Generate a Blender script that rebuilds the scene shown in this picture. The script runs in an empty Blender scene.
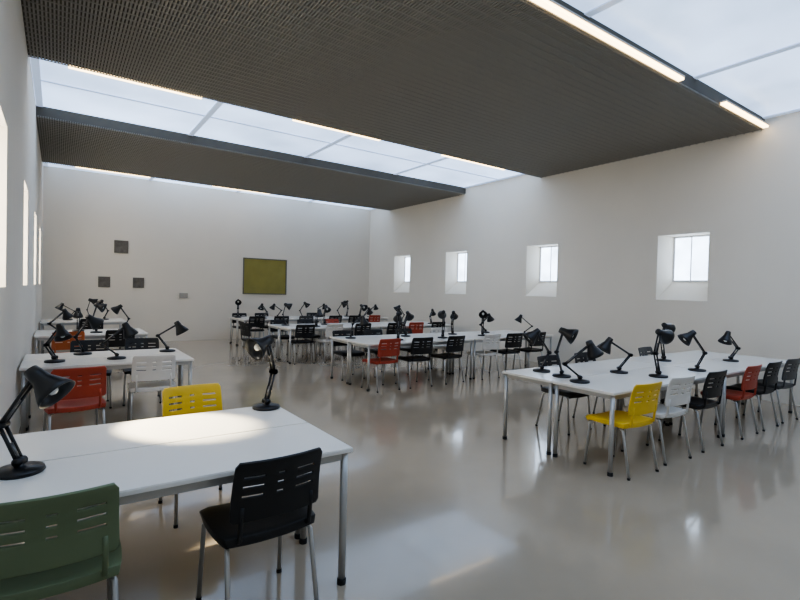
import bpy, bmesh, math, random
from mathutils import Vector, Matrix
random.seed(7)
S = bpy.context.scene
COL = S.collection
PI = math.pi
W, L, H = 9.16, -0.32, 4.28
YB, YF = -3.0, 15.0
TOP = H + 0.22

# ------------------------------------------------------------ materials
def mat(name, col, rough=0.5, metal=0.0, noise=0.0, nscale=8.0, bump=0.0, bscale=40.0, emit=0.0, coat=0.0, rvar=0.0):
    m = bpy.data.materials.new(name); m.use_nodes = True
    nt = m.node_tree; b = nt.nodes['Principled BSDF']
    b.inputs['Base Color'].default_value = (*col, 1); b.inputs['Roughness'].default_value = rough
    b.inputs['Metallic'].default_value = metal
    if coat: b.inputs['Coat Weight'].default_value = coat; b.inputs['Coat Roughness'].default_value = .05
    tc = nt.nodes.new('ShaderNodeTexCoord')
    if noise or rvar:
        n = nt.nodes.new('ShaderNodeTexNoise'); n.inputs['Scale'].default_value = nscale; n.inputs['Detail'].default_value = 4
        nt.links.new(tc.outputs['Object'], n.inputs['Vector'])
        if noise:
            r = nt.nodes.new('ShaderNodeMapRange'); r.inputs['To Min'].default_value = 1 - noise; r.inputs['To Max'].default_value = 1 + noise
            r.inputs['From Min'].default_value = .25; r.inputs['From Max'].default_value = .75
            nt.links.new(n.outputs['Fac'], r.inputs['Value'])
            mx = nt.nodes.new('ShaderNodeVectorMath'); mx.operation = 'SCALE'; mx.inputs[0].default_value = col
            nt.links.new(r.outputs['Result'], mx.inputs['Scale'])
            nt.links.new(mx.outputs['Vector'], b.inputs['Base Color'])
            if emit: nt.links.new(mx.outputs['Vector'], b.inputs['Emission Color'])
        if rvar:
            r2 = nt.nodes.new('ShaderNodeMapRange'); r2.inputs['To Min'].default_value = rough - rvar; r2.inputs['To Max'].default_value = rough + rvar
            nt.links.new(n.outputs['Fac'], r2.inputs['Value']); nt.links.new(r2.outputs['Result'], b.inputs['Roughness'])
    if bump:
        n2 = nt.nodes.new('ShaderNodeTexNoise'); n2.inputs['Scale'].default_value = bscale; n2.inputs['Detail'].default_value = 3
        bp = nt.nodes.new('ShaderNodeBump'); bp.inputs['Strength'].default_value = bump; bp.inputs['Distance'].default_value = 0.02
        nt.links.new(tc.outputs['Object'], n2.inputs['Vector']); nt.links.new(n2.outputs['Fac'], bp.inputs['Height']); nt.links.new(bp.outputs['Normal'], b.inputs['Normal'])
    if emit:
        b.inputs['Emission Strength'].default_value = emit
        if not noise: b.inputs['Emission Color'].default_value = (*col, 1)
    return m
M = dict(
 wall=mat('white_plaster', (.85,.79,.69), .85, noise=.02, nscale=1.2, bump=.05),
 farwall=mat('far_plaster', (.835,.77,.67), .85, noise=.02, nscale=1.2, bump=.05),
 floor=mat('polished_floor', (.42,.35,.262), .14, noise=.07, nscale=1.3, bump=.04, bscale=2.5, rvar=.04, coat=.35),
 slab=mat('dark_grille', (.10,.09,.075), .95, noise=.05, nscale=3),
 slat=mat('grille_slat', (.285,.272,.245), .6),
 sky=mat('skylight_glass', (.54,.71,1.0), .3, noise=.42, nscale=.45, emit=1.65),
 skybar=mat('skylight_bar', (.50,.60,.78), .5, emit=.55),  # bars emit a pale blue glow of their own, to look soft against the glass
 pane=mat('window_pane', (.66,.80,1.0), .2, noise=.35, nscale=2.2, emit=5.0),
 paneL=mat('window_pane_bright', (1.0,.95,.86), .2, noise=.08, nscale=2.5, emit=9.0),
 wframe=mat('window_frame_paint', (.8,.8,.8), .5),
 tube=mat('light_diffuser', (1.0,.76,.44), .4, emit=6.5),
 housing=mat('light_housing', (.45,.42,.37), .5),
 top=mat('white_laminate', (.86,.825,.76), .25, noise=.015, nscale=3),
 steel=mat('grey_steel', (.52,.51,.49), .35, metal=.6),
 rubber=mat('black_rubber', (.02,.02,.02), .7),
 lamp=mat('black_lamp_paint', (.010,.010,.011), .35),
 spring=mat('lamp_spring', (.2,.2,.2), .3, metal=.9),
 bulb=mat('bulb_glass', (.8,.8,.75), .2),
 black=mat('black_plastic', (.008,.008,.009), .45, bump=.05, bscale=200),
 green=mat('green_plastic', (.15,.19,.10), .45, bump=.05, bscale=200),
 red=mat('red_plastic', (.38,.055,.028), .45, bump=.05, bscale=200),
 orange=mat('orange_plastic', (.50,.13,.04), .45, bump=.05, bscale=200),
 yellow=mat('yellow_plastic', (.80,.53,.04), .42, bump=.05, bscale=200),
 white=mat('pale_grey_plastic', (.76,.72,.66), .42, bump=.05, bscale=200),
 grey=mat('dark_grey_plastic', (.07,.07,.07), .45, bump=.05, bscale=200),
 olive=mat('olive_board', (.30,.265,.07), .6, noise=.1, nscale=3),
 frame=mat('dark_frame', (.16,.145,.12), .5),
 picture=mat('dark_print', (.16,.145,.125), .5, noise=.4, nscale=9),
 greybox=mat('grey_box_paint', (.40,.38,.35), .6),
)
# ------------------------------------------------------------ helpers
def link(name, bm, m, parent=None, smooth=False):
    me = bpy.data.meshes.new(name); bm.normal_update(); bm.to_mesh(me); bm.free()
    if smooth:
        for p in me.polygons: p.use_smooth = True
    me.materials.append(M[m] if isinstance(m, str) else m)
    o = bpy.data.objects.new(name, me); COL.objects.link(o)
    if parent: o.parent = parent
    return o
def box(bm, x0, x1, y0, y1, z0, z1, bev=0):
    r = bmesh.ops.create_cube(bm, size=1)
    bmesh.ops.transform(bm, matrix=Matrix.Translation(((x0+x1)/2,(y0+y1)/2,(z0+z1)/2)) @ Matrix.Diagonal((x1-x0,y1-y0,z1-z0,1)), verts=r['verts'])
    if bev:
        es = list({e for v in r['verts'] for e in v.link_edges})
        bmesh.ops.bevel(bm, geom=es, offset=bev, segments=2, affect='EDGES')
def tube(bm, pts, r, seg=10):
    pts = [Vector(p) for p in pts]; rings = []
    for i, p in enumerate(pts):
        d = (pts[min(i+1,len(pts)-1)] - pts[max(i-1,0)]).normalized()
        a = d.orthogonal().normalized() if i == 0 else (prev - d*prev.dot(d)).normalized()
        prev = a; b = d.cross(a)
        rr = r[i] if isinstance(r, (list,tuple)) else r
        rings.append([bm.verts.new(p + (a*math.cos(t)+b*math.sin(t))*rr) for t in [2*PI*k/seg for k in range(seg)]])
    for A, B in zip(rings, rings[1:]):
        for k in range(seg): bm.faces.new((A[k],A[(k+1)%seg],B[(k+1)%seg],B[k]))
    bm.faces.new(rings[0][::-1]); bm.faces.new(rings[-1])
def lathe(bm, prof, mtx=Matrix(), seg=24, cap=True):
    rings = []
    for r, z in prof:
        rings.append([bm.verts.new(mtx @ Vector((r*math.cos(2*PI*k/seg), r*math.sin(2*PI*k/seg), z))) for k in range(seg)])
    for A, B in zip(rings, rings[1:]):
        for k in range(seg): bm.faces.new((A[k],A[(k+1)%seg],B[(k+1)%seg],B[k]))
    if cap: bm.faces.new(rings[0][::-1]); bm.faces.new(rings[-1])
def prism(bm, tri, off):
    A = [bm.verts.new(p) for p in tri]; B = [bm.verts.new(Vector(p)+Vector(off)) for p in tri]
    bm.faces.new(A); bm.faces.new(B[::-1])
    for i in range(3): bm.faces.new((A[i],B[i],B[(i+1)%3],A[(i+1)%3]))
def thing(name, label, cat, loc=(0,0,0), rz=0, group=None):
    o = bpy.data.objects.new(name, None); COL.objects.link(o); o.empty_display_size = .1
    o.location = loc; o.rotation_euler = (0,0,rz); o['label'] = label; o['category'] = cat
    if group: o['group'] = group
    return o
def dup(root, label, loc, rz, group):
    r = root.copy(); COL.objects.link(r); r.location = loc; r.rotation_euler = (0,0,rz); r['label'] = label
    if group: r['group'] = group
    for ch in list(root.children):
        c = ch.copy(); COL.objects.link(c); c.parent = r
        for g in list(ch.children):
            d = g.copy(); COL.objects.link(d); d.parent = c
    return r
def struct(name, bm, m, parent=None):
    o = link(name, bm, m, parent)
    if not parent: o['kind'] = 'structure'
    return o
# ------------------------------------------------------------ room shell
bm = bmesh.new(); box(bm, L-.6, W+.6, YB-.3, YF+.3, -.15, 0); struct('floor', bm, 'floor')
bm = bmesh.new(); box(bm, L-.6, W+.6, YF, YF+.3, 0, TOP+.1); struct('wall_far', bm, 'farwall')
bm = bmesh.new(); box(bm, L-.6, W+.6, YB-.3, YB, 0, TOP+.1); struct('wall_near', bm, 'wall')
WC = [4.25, 7.36, 10.32, 12.95]; HW = .44; ZB, ZT = 1.54, 2.73
def side_wall(name, x0, x1, splay):
    bm = bmesh.new()
    box(bm, x0, x1, YB, YF, 0, ZB); box(bm, x0, x1, YB, YF, ZT, TOP+.1)
    ys = [YB] + [y for c in WC for y in (c-HW, c+HW)] + [YF]
    for a, b in zip(ys[::2], ys[1::2]): box(bm, x0, x1, a, b, ZB, ZT)
    if splay:
        for c in WC:
            prism(bm, [(x0,c-HW,ZB),(x1,c-HW,ZB),(x1,c-HW,ZB+.44)], (0,2*HW,0))
            prism(bm, [(x0,c+HW,ZB),(x1,c+HW,ZB),(x1,c+HW-.16,ZB)], (0,0,ZT-ZB))
            prism(bm, [(x0,c-HW,ZB),(x1,c-HW+.16,ZB),(x1,c-HW,ZB)], (0,0,ZT-ZB))
    bmesh.ops.recalc_face_normals(bm, faces=bm.faces)
    return struct(name, bm, 'wall')
side_wall('wall_right', W, W+.45, True); side_wall('wall_left', L-.45, L, False)
n = 0
for xs, pm, q, zb in ((W+.36, 'pane', .12, ZB+.34), (L-.36, 'paneL', 0, ZB)):
    for c in WC:
        n += 1
        bm = bmesh.new(); a = .032; y0_, y1_ = c-HW+q, c+HW-q
        for y0, y1, z0, z1 in ((y0_,y0_+a,zb,ZT),(y1_-a,y1_,zb,ZT),(y0_+a,y1_-a,zb,zb+a),(y0_+a,y1_-a,ZT-a,ZT),(c-.009,c+.009,zb+a,ZT-a)):
            box(bm, xs-.02, xs+.02, y0, y1, z0, z1)
        f = struct('window_%d' % n, bm, 'wframe')
        bm = bmesh.new(); box(bm, xs-.006, xs+.006, y0_+.02, y1_-.02, zb+.02, ZT-.02); link('pane', bm, pm, f)
# ceiling: dark slatted slabs
def slab(name, y0, y1):
    bm = bmesh.new(); box(bm, L, W, y0, y1, H+.03, TOP); o = struct(name, bm, 'slab')
    bm = bmesh.new(); k = L+.02
    while k < W-.03:
        box(bm, k, k+.017, y0+.002, y1-.002, H+.010, H+.031); k += .034
    k = y0+.03
    while k < y1-.02:
        box(bm, L, W, k, k+.012, H+.006, H+.014); k += .12
    link('grille', bm, 'slat', o)
Y1a, Y1b, Y2a, Y2b = 3.07, 7.45, 10.0, 13.75
slab('ceiling', Y1a, Y1b); slab('ceiling', Y2a, Y2b); slab('ceiling', YB, -1.3)
def skylight(k, y0, y1):
    bm = bmesh.new(); z = TOP-.06
    nx = 4; xs = [L + (W-L)*i/nx for i in range(nx+1)]
    for x in xs: 
        xx = min(max(x, L+.05), W-.05); box(bm, xx-.045, xx+.045, y0, y1, z+.015, z+.03)
    m = max(1, round((y1-y0)/1.5))
    for i in range(1, m):
        y = y0+(y1-y0)*i/m; box(bm, L, W, y-.02, y+.02, z+.018, z+.03)
    f = struct('window_%d' % k, bm, 'skybar')
    bm = bmesh.new(); box(bm, L, W, y0, y1, z+.03, z+.05); link('pane', bm, 'sky', f)
skylight(9, -1.3, Y1a); skylight(10, Y1b, Y2a); skylight(11, Y2b, YF)
# strip lights along the slab edges
def strip(x0, x1, y, s, label):
    t = thing('strip_light', label, 'light', ((x0+x1)/2, y, H), 0, 'strip lights along the dark ceiling panels')
    h = (x1-x0)/2; a, b = (0, .085) if s > 0 else (-.085, 0)
    bm = bmesh.new(); box(bm, -h, h, a, b, .042, .065, .003); link('housing', bm, 'housing', t)
    bm = bmesh.new(); box(bm, -h+.01, h-.01, a+.006, b-.006, .012, .043, .004); link('diffuser', bm, 'tube', t)
strip(3.0, 6.35, Y1a, -1, 'long glowing strip light on the near edge of the big dark ceiling panel')
strip(7.54, 9.1, Y1a, -1, 'short glowing strip light at the right wall corner of the big ceiling panel')
strip(.07, 1.69, Y1b, 1, 'strip light on the far edge of the big ceiling panel, nearest the left wall')
strip(3.07, 4.75, Y1b, 1, 'middle strip light on the far edge of the big ceiling panel')
strip(6.2, 8.0, Y1b, 1, 'strip light on the far edge of the big ceiling panel, nearest the right wall')
strip(.3, 1.9, Y2b, 1, 'left strip light above the far wall behind the second ceiling panel')
strip(3.4, 5.0, Y2b, 1, 'middle strip light above the far wall behind the second ceiling panel')
# ------------------------------------------------------------ chair
def seat_bm():
    bm = bmesh.new(); nx, ny = 10, 10; g = []
    for j in range(ny+1):
        v = j/ny; row = []
        for i in range(nx+1):
            u = i/nx*2-1
            w = .235 - .02*abs(v-.45)**2*4
            x = u*w; y = -.2 + v*.43
            rr = max(0, abs(u)-.75)/.25; cy = .02*rr*rr*(1 if v < .5 else -1)
            z = .462 - .018*(1-u*u)*(1-(v-.4)**2) - .045*max(0, v-.8)**2*25*.5 - .012*max(0,abs(u)-.8)*5
            row.append(bm.verts.new((x, y+cy*(1 if v in (0,1) else 0), z)))
        g.append(row)
    for j in range(ny):
        for i in range(nx): bm.faces.new((g[j][i], g[j][i+1], g[j+1][i+1], g[j+1][i]))
    return bm
def back_bm():
    bm = bmesh.new(); us = [-1,-.93,-.8,-.5,-.36,-.08,.08,.36,.5,.8,.93,1]
    vs = [0,.06,.22,.34,.40,.44,.50,.56,.60,.66,.72,.76,.92,1]; g = []
    for v in vs:
        row = []
        for u in us:
            w = .215 - .008*v; cut = 0
            if abs(u) > .95 and (v < .03 or v > .97): cut = .02
            x = u*(w-cut*.5); z = .55 + .28*v + (-cut*.4 if v > .5 else cut*.4)
            y = -.208 - .052*v - .03*(1-u*u) + .012*math.sin(v*PI)
            row.append(bm.verts.new((x, y, z)))
        g.append(row)
    for j in range(len(vs)-1):
        for i in range(len(us)-1):
            if j in (4, 7, 10) and i in (2, 3, 5, 7, 8): continue
            bm.faces.new((g[j][i], g[j][i+1], g[j+1][i+1], g[j+1][i]))
    return bm
def solid(o, t):
    s = o.modifiers.new('thickness', 'SOLIDIFY'); s.thickness = t; s.offset = 0
    b = o.modifiers.new('round', 'BEVEL'); b.width = .0025; b.segments = 2; b.limit_method = 'ANGLE'; b.angle_limit = math.radians(50)
_ch = {}
def chair(color, label, x, y, rz, group):
    if color in _ch: return dup(_ch[color], label, (x,y,0), rz, group)
    t = thing('slotted_chair', label, 'chair', (x,y,0), rz, group)
    s = link('seat', seat_bm(), color, t, True); solid(s, .042)
    b = link('backrest', back_bm(), color, t, True); solid(b, .014)
    for sx in (-1, 1):
        bm = bmesh.new(); tube(bm, [(sx*.19,.14,.428),(sx*.205,.175,.40),(sx*.215,.21,.012)], .0115); l = link('leg', bm, 'steel', t, True)
        bm = bmesh.new(); lathe(bm, [(.014,0),(.014,.02)], Matrix.Translation((sx*.215,.21,0)), 12); link('foot_cap', bm, 'rubber', l)
        bm = bmesh.new(); tube(bm, [(sx*.19,-.12,.428),(sx*.205,-.16,.40),(sx*.215,-.235,.012)], .0115); l = link('leg', bm, 'steel', t, True)
        bm = bmesh.new(); lathe(bm, [(.014,0),(.014,.02)], Matrix.Translation((sx*.215,-.235,0)), 12); link('foot_cap', bm, 'rubber', l)
        bm = bmesh.new(); tube(bm, [(sx*.16,.05,.428),(sx*.165,-.16,.43),(sx*.168,-.213,.465),(sx*.168,-.223,.57),(sx*.165,-.227,.62)], .011); link('back_support', bm, color, t, True)
    bm = bmesh.new(); tube(bm, [(-.19,.14,.426),(.19,.14,.426)], .009); tube(bm, [(-.19,-.12,.426),(.19,-.12,.426)], .009); link('seat_rail', bm, 'steel', t, True)
    _ch[color] = t; return t
# ------------------------------------------------------------ table
_tb = {}
def table(label, x0, y0, w, d, group):
    k = (round(w,3), round(d,3))
    if k in _tb: return dup(_tb[k], label, (x0+w/2, y0+d/2, 0), 0, group)
    t = thing('reading_table', label, 'table', (x0+w/2, y0+d/2, 0), 0, group)
    hw, hd = w/2, d/2
    bm = bmesh.new(); box(bm, -hw, hw, -hd, hd, .715, .74, .004); link('tabletop', bm, 'top', t)
    bm = bmesh.new()
    for s in (-1,1):
        box(bm, -hw+.05, hw-.05, s*(hd-.04)-.012, s*(hd-.04)+.012, .672, .716)
        box(bm, s*(hw-.04)-.012, s*(hw-.04)+.012, -hd+.04, hd-.04, .672, .716)
    link('frame', bm, 'steel', t)
    for sx in (-1,1):
        for sy in (-1,1):
            bm = bmesh.new(); tube(bm, [(sx*(hw-.035), sy*(hd-.035), .715),(sx*(hw-.035), sy*(hd-.035), .03)], .02, 14); l = link('leg', bm, 'steel', t, True)
            bm = bmesh.new(); lathe(bm, [(.024,0),(.024,.03),(.018,.035)], Matrix.Translation((sx*(hw-.035), sy*(hd-.035), 0)), 14); link('foot_cap', bm, 'rubber', l)
    _tb[k] = t; return t
# ------------------------------------------------------------ lamp
POSES = [((-.08,.21),(.07,.43),(.75,-.66)), ((-.15,.17),(.09,.37),(.45,-.9)), ((.03,.25),(.21,.36),(.25,-.97)), ((-.06,.25),(.0,.47),(.92,-.4)), ((.12,.20),(-.12,.35),(-.5,-.85))]
_lp = {}
def lamp(pose, label, x, y, deg, group):
    rz = math.radians(deg)
    if pose in _lp: return dup(_lp[pose], label, (x,y,.74), rz, group)
    (ex,ez),(hx,hz),(dx,dz) = POSES[pose]
    t = thing('desk_lamp', label, 'desk lamp', (x,y,.74), rz, group)
    bm = bmesh.new(); lathe(bm, [(.090,0),(.095,.006),(.090,.020),(.03,.028),(.016,.032),(.016,.055)], seg=32); link('base', bm, 'lamp', t, True)
    for (a, b, nm) in (((0,.05),(ex,ez),'lower_arm'), ((ex,ez),(hx,hz),'upper_arm')):
        bm = bmesh.new()
        for s in (-1,1): tube(bm, [(a[0],s*.016,a[1]),(b[0],s*.016,b[1])], .008, 8)
        tube(bm, [(a[0],-.026,a[1]),(a[0],.026,a[1])], .018, 12); tube(bm, [(b[0],-.026,b[1]),(b[0],.026,b[1])], .018, 12)
        arm = link(nm, bm, 'lamp', t, True)
        bm = bmesh.new(); A = Vector((a[0],0,a[1])); B = Vector((b[0],0,b[1]))
        tube(bm, [A.lerp(B,.08), A.lerp(B,.5)], .008, 8); link('spring', bm, 'spring', arm, True)
    d = Vector((dx,0,dz)).normalized(); q = d.to_track_quat('Z','Y').to_matrix().to_4x4()
    mt = Matrix.Translation((hx,0,hz)) @ q
    bm = bmesh.new(); lathe(bm, [(.012,-.04),(.030,-.036),(.036,.0),(.040,.03),(.075,.10),(.084,.125),(.081,.125),(.070,.10),(.034,.032)], mt, 24, cap=True)
    sh = link('lamp_shade', bm, 'lamp', t, True)
    bm = bmesh.new(); lathe(bm, [(.012,.034),(.02,.06),(.027,.085),(.018,.108),(.004,.115)], mt, 14); link('bulb', bm, 'bulb', sh, True)
    _lp[pose] = t; return t
# ------------------------------------------------------------ layout
ORD = ['first','second','third','fourth','fifth','sixth','seventh','eighth','ninth']
ROWN = {1:'front', 2:'second', 3:'third', 4:'farthest'}
YL = {1:2.245, 2:5.95, 3:9.4, 4:12.6}
YR = {1:2.36, 2:6.45, 3:9.6, 4:12.65}
DL, DR = .57, .65
for r in (1,2,3,4):
    table('white table on the near side of the %s left row by the wall' % ROWN[r], -.30, YL[r], 1.6, DL, 'white reading tables')
    table('white table on the far side of the %s left row by the wall' % ROWN[r], -.30, YL[r]+DL+.005, 1.6, DL, 'white reading tables')
    for i, x0 in enumerate((3.96, 6.23)):
        w = 'beside the aisle' if i == 0 else 'towards the right wall'
        table('white table on the near side of the %s right row, %s' % (ROWN[r], w), x0, YR[r], 2.26, DR, 'white reading tables')
        table('white table on the far side of the %s right row, %s' % (ROWN[r], w), x0, YR[r]+DR+.005, 2.26, DR, 'white reading tables')
CN = dict(black='black', green='dark green', red='red', orange='orange', yellow='yellow', white='pale grey', grey='dark grey')
def clabel(c, k, side, r, blk): return '%s slotted chair, %s from the aisle, %s side of the %s %s row' % (CN[c], ORD[k], side, ROWN[r], blk)
G = 'coloured slotted chairs around the reading tables'
# left block
chair('green', 'dark green slotted plastic chair tucked under the front table beside the left wall', -.005, 2.37, math.radians(-1), G)
chair('black', 'black slotted plastic chair at the right end of the front left table', .82, 2.34, math.radians(3), G)
chair('yellow', 'bright yellow plastic chair facing across the far side of the front left table', .85, 3.62, PI+.05, G)
chair('red', 'red slotted chair pulled out between the front and second left tables', .14, 5.42, math.radians(6), G)
chair('white', 'pale grey slotted chair at the right end of the second left table', .87, 6.03, -.05, G)
chair('black', 'black slotted chair on the far side of the second left table', .35, 7.35, PI, G)
chair('black', 'black slotted chair at the right end of the far side of the second left table', .95, 7.38, PI-.1, G)
chair('orange', 'orange slotted chair on the near side of the third left table', .12, 9.3, .1, G)
chair('black', 'black slotted chair at the right end of the third left table', .85, 9.42, 0, G)
chair('black', 'black slotted chair on the near side of the farthest left table', .6, 12.5, 0, G)
# right block
near = {1:['yellow','white','black','red','black','grey'], 2:['red','black','black','white','black','black'], 3:['black','white','black','black','red','black'], 4:['black','black','grey','black','black','red']}
cx = [4.27, 4.93, 5.66, 6.56, 7.2, 7.88]
for r in (1,2,3,4):
    for k, c in enumerate(near[r]):
        chair(c, clabel(c, k, 'near', r, 'right'), cx[k], YR[r]+.12+random.uniform(-.02,.02), random.uniform(-.08,.08), G)
far = {1:[(1,'black'),(2,'black'),(4,'grey')], 2:[(0,'black'),(1,'black'),(2,'black'),(3,'white')], 3:[(0,'black'),(1,'black'),(2,'red'),(3,'black')], 4:[(0,'black'),(1,'black'),(3,'black')]}
for r in far:
    for k, (ci, c) in enumerate(far[r]):
        chair(c, clabel(c, k, 'far', r, 'right'), cx[ci]+.02, YR[r]+2*DR-.09, PI+random.uniform(-.06,.06), G)
chair('black', 'black slotted chair standing in the aisle at the end of the third right row', 3.48, 10.35, math.radians(-80), G)
GL = 'black jointed desk lamps on the reading tables'
lamp(0, 'large black jointed desk lamp on the front table against the left wall', -.13, 2.70, -35, GL)
lamp(3, 'black desk lamp at the right far corner of the front left table', 1.2, 3.3, 200, GL)
def llabel(k, r, b): return 'black jointed desk lamp, %s from the aisle, on the %s %s row' % (ORD[k], ROWN[r], b)
for r, ls in {2:[(1.15,6.75,4,150),(.55,6.3,1,10),(.25,6.85,0,20),(-.02,6.3,1,-60)], 3:[(1.0,10.2,0,160),(.55,9.8,3,-20),(.3,10.2,2,90),(.02,9.8,1,30)], 4:[(.9,13.3,0,150),(.6,12.9,3,0),(.2,13.3,4,0)]}.items():
    for k, (x,y,p,a) in enumerate(ls): lamp(p, llabel(k, r, 'left'), x, y, a, GL)
R1 = [(4.16,2.84,1,-35),(4.26,3.12,3,-70),(4.34,3.44,0,150),(5.08,2.98,4,-35),(5.22,2.62,3,-10),(6.10,2.62,0,140),(6.6,3.25,3,0),(7.5,2.8,1,170)]
for k, (x,y,p,a) in enumerate(R1): lamp(p, llabel(k, 1, 'right'), x, y, a, GL)
for r in (2,3,4):
    for k in range(8):
        lamp(random.randrange(5), llabel(k, r, 'right'), 4.15+k*.56+random.uniform(-.1,.1), YR[r]+(.4 if k%2 else .92)+random.uniform(-.08,.08), random.uniform(-180,180), GL)
# ------------------------------------------------------------ far wall
def framed(name, label, cat, x, z, w, h, m, grp=None):
    t = thing(name, label, cat, (x, YF, z), 0, grp)
    bm = bmesh.new(); a = .03
    for x0,x1,z0,z1 in ((-w/2,w/2,-h/2,-h/2+a),(-w/2,w/2,h/2-a,h/2),(-w/2,-w/2+a,-h/2+a,h/2-a),(w/2-a,w/2,-h/2+a,h/2-a)):
        box(bm, x0,x1,-.03,0,z0,z1)
    link('frame', bm, 'frame', t)
    bm = bmesh.new(); box(bm, -w/2+.02, w/2-.02, -.015, -.002, -h/2+.02, h/2-.02); link('sheet', bm, m, t)
framed('noticeboard', 'olive yellow board hanging on the far wall', 'board', 5.34, 1.93, 1.4, 1.12, 'olive')
gp = 'small dark pictures on the far wall'
framed('picture_frame', 'small dark picture hanging highest on the far wall', 'picture', 1.38, 2.58, .33, .34, 'picture', gp)
framed('picture_frame', 'lower left of the small dark pictures on the far wall', 'picture', 1.0, 1.63, .27, .28, 'picture', gp)
framed('picture_frame', 'lower right of the small dark pictures on the far wall', 'picture', 1.8, 1.63, .27, .28, 'picture', gp)
bm = bmesh.new(); box(bm, -.11,.11,-.06,0,-.07,.07,.006); o = link('control_box', bm, 'greybox'); o.location = (2.95, YF, 1.3); o['label'] = 'small grey box mounted low on the far wall right of the pictures'; o['category'] = 'wall box'
# ------------------------------------------------------------ lights, world, camera
w = bpy.data.worlds.new('world'); S.world = w; w.use_nodes = True
w.node_tree.nodes['Background'].inputs[0].default_value = (.8,.88,1,1); w.node_tree.nodes['Background'].inputs[1].default_value = .5
def spot(name, loc, tgt, e, size, col):
    l = bpy.data.lights.new(name, 'SPOT'); l.energy = e; l.spot_size = math.radians(size); l.spot_blend = .6; l.shadow_soft_size = .03; l.color = col
    o = bpy.data.objects.new(name, l); COL.objects.link(o); o.location = loc
    o.rotation_euler = (Vector(tgt)-Vector(loc)).to_track_quat('-Z','Y').to_euler()
spot('window_daylight', (L-.1, 4.2, 2.45), (.62, 3.12, .74), 1500, 18, (1,.88,.64))  # extra spot added in the left window recess for the table's sun patch
cam = bpy.data.cameras.new('camera'); co = bpy.data.objects.new('camera', cam); COL.objects.link(co); S.camera = co
cam.sensor_width = 36; cam.lens = 486.43/800*36; cam.clip_start = .02
a, t, r = math.radians(35.143), math.radians(-1.056), math.radians(-1.419)
Fw = Vector((math.sin(a)*math.cos(t), math.cos(a)*math.cos(t), math.sin(t)))
Rt = Vector((math.cos(a), -math.sin(a), 0)); Up = Rt.cross(Fw)
X = Rt*math.cos(r) - Up*math.sin(r); Yv = Rt*math.sin(r) + Up*math.cos(r); Z = -Fw
co.matrix_world = Matrix(((X.x,Yv.x,Z.x,0),(X.y,Yv.y,Z.y,0),(X.z,Yv.z,Z.z,1.582),(0,0,0,1)))
S.view_settings.view_transform = 'AgX'
S.view_settings.look = 'AgX - Medium High Contrast'
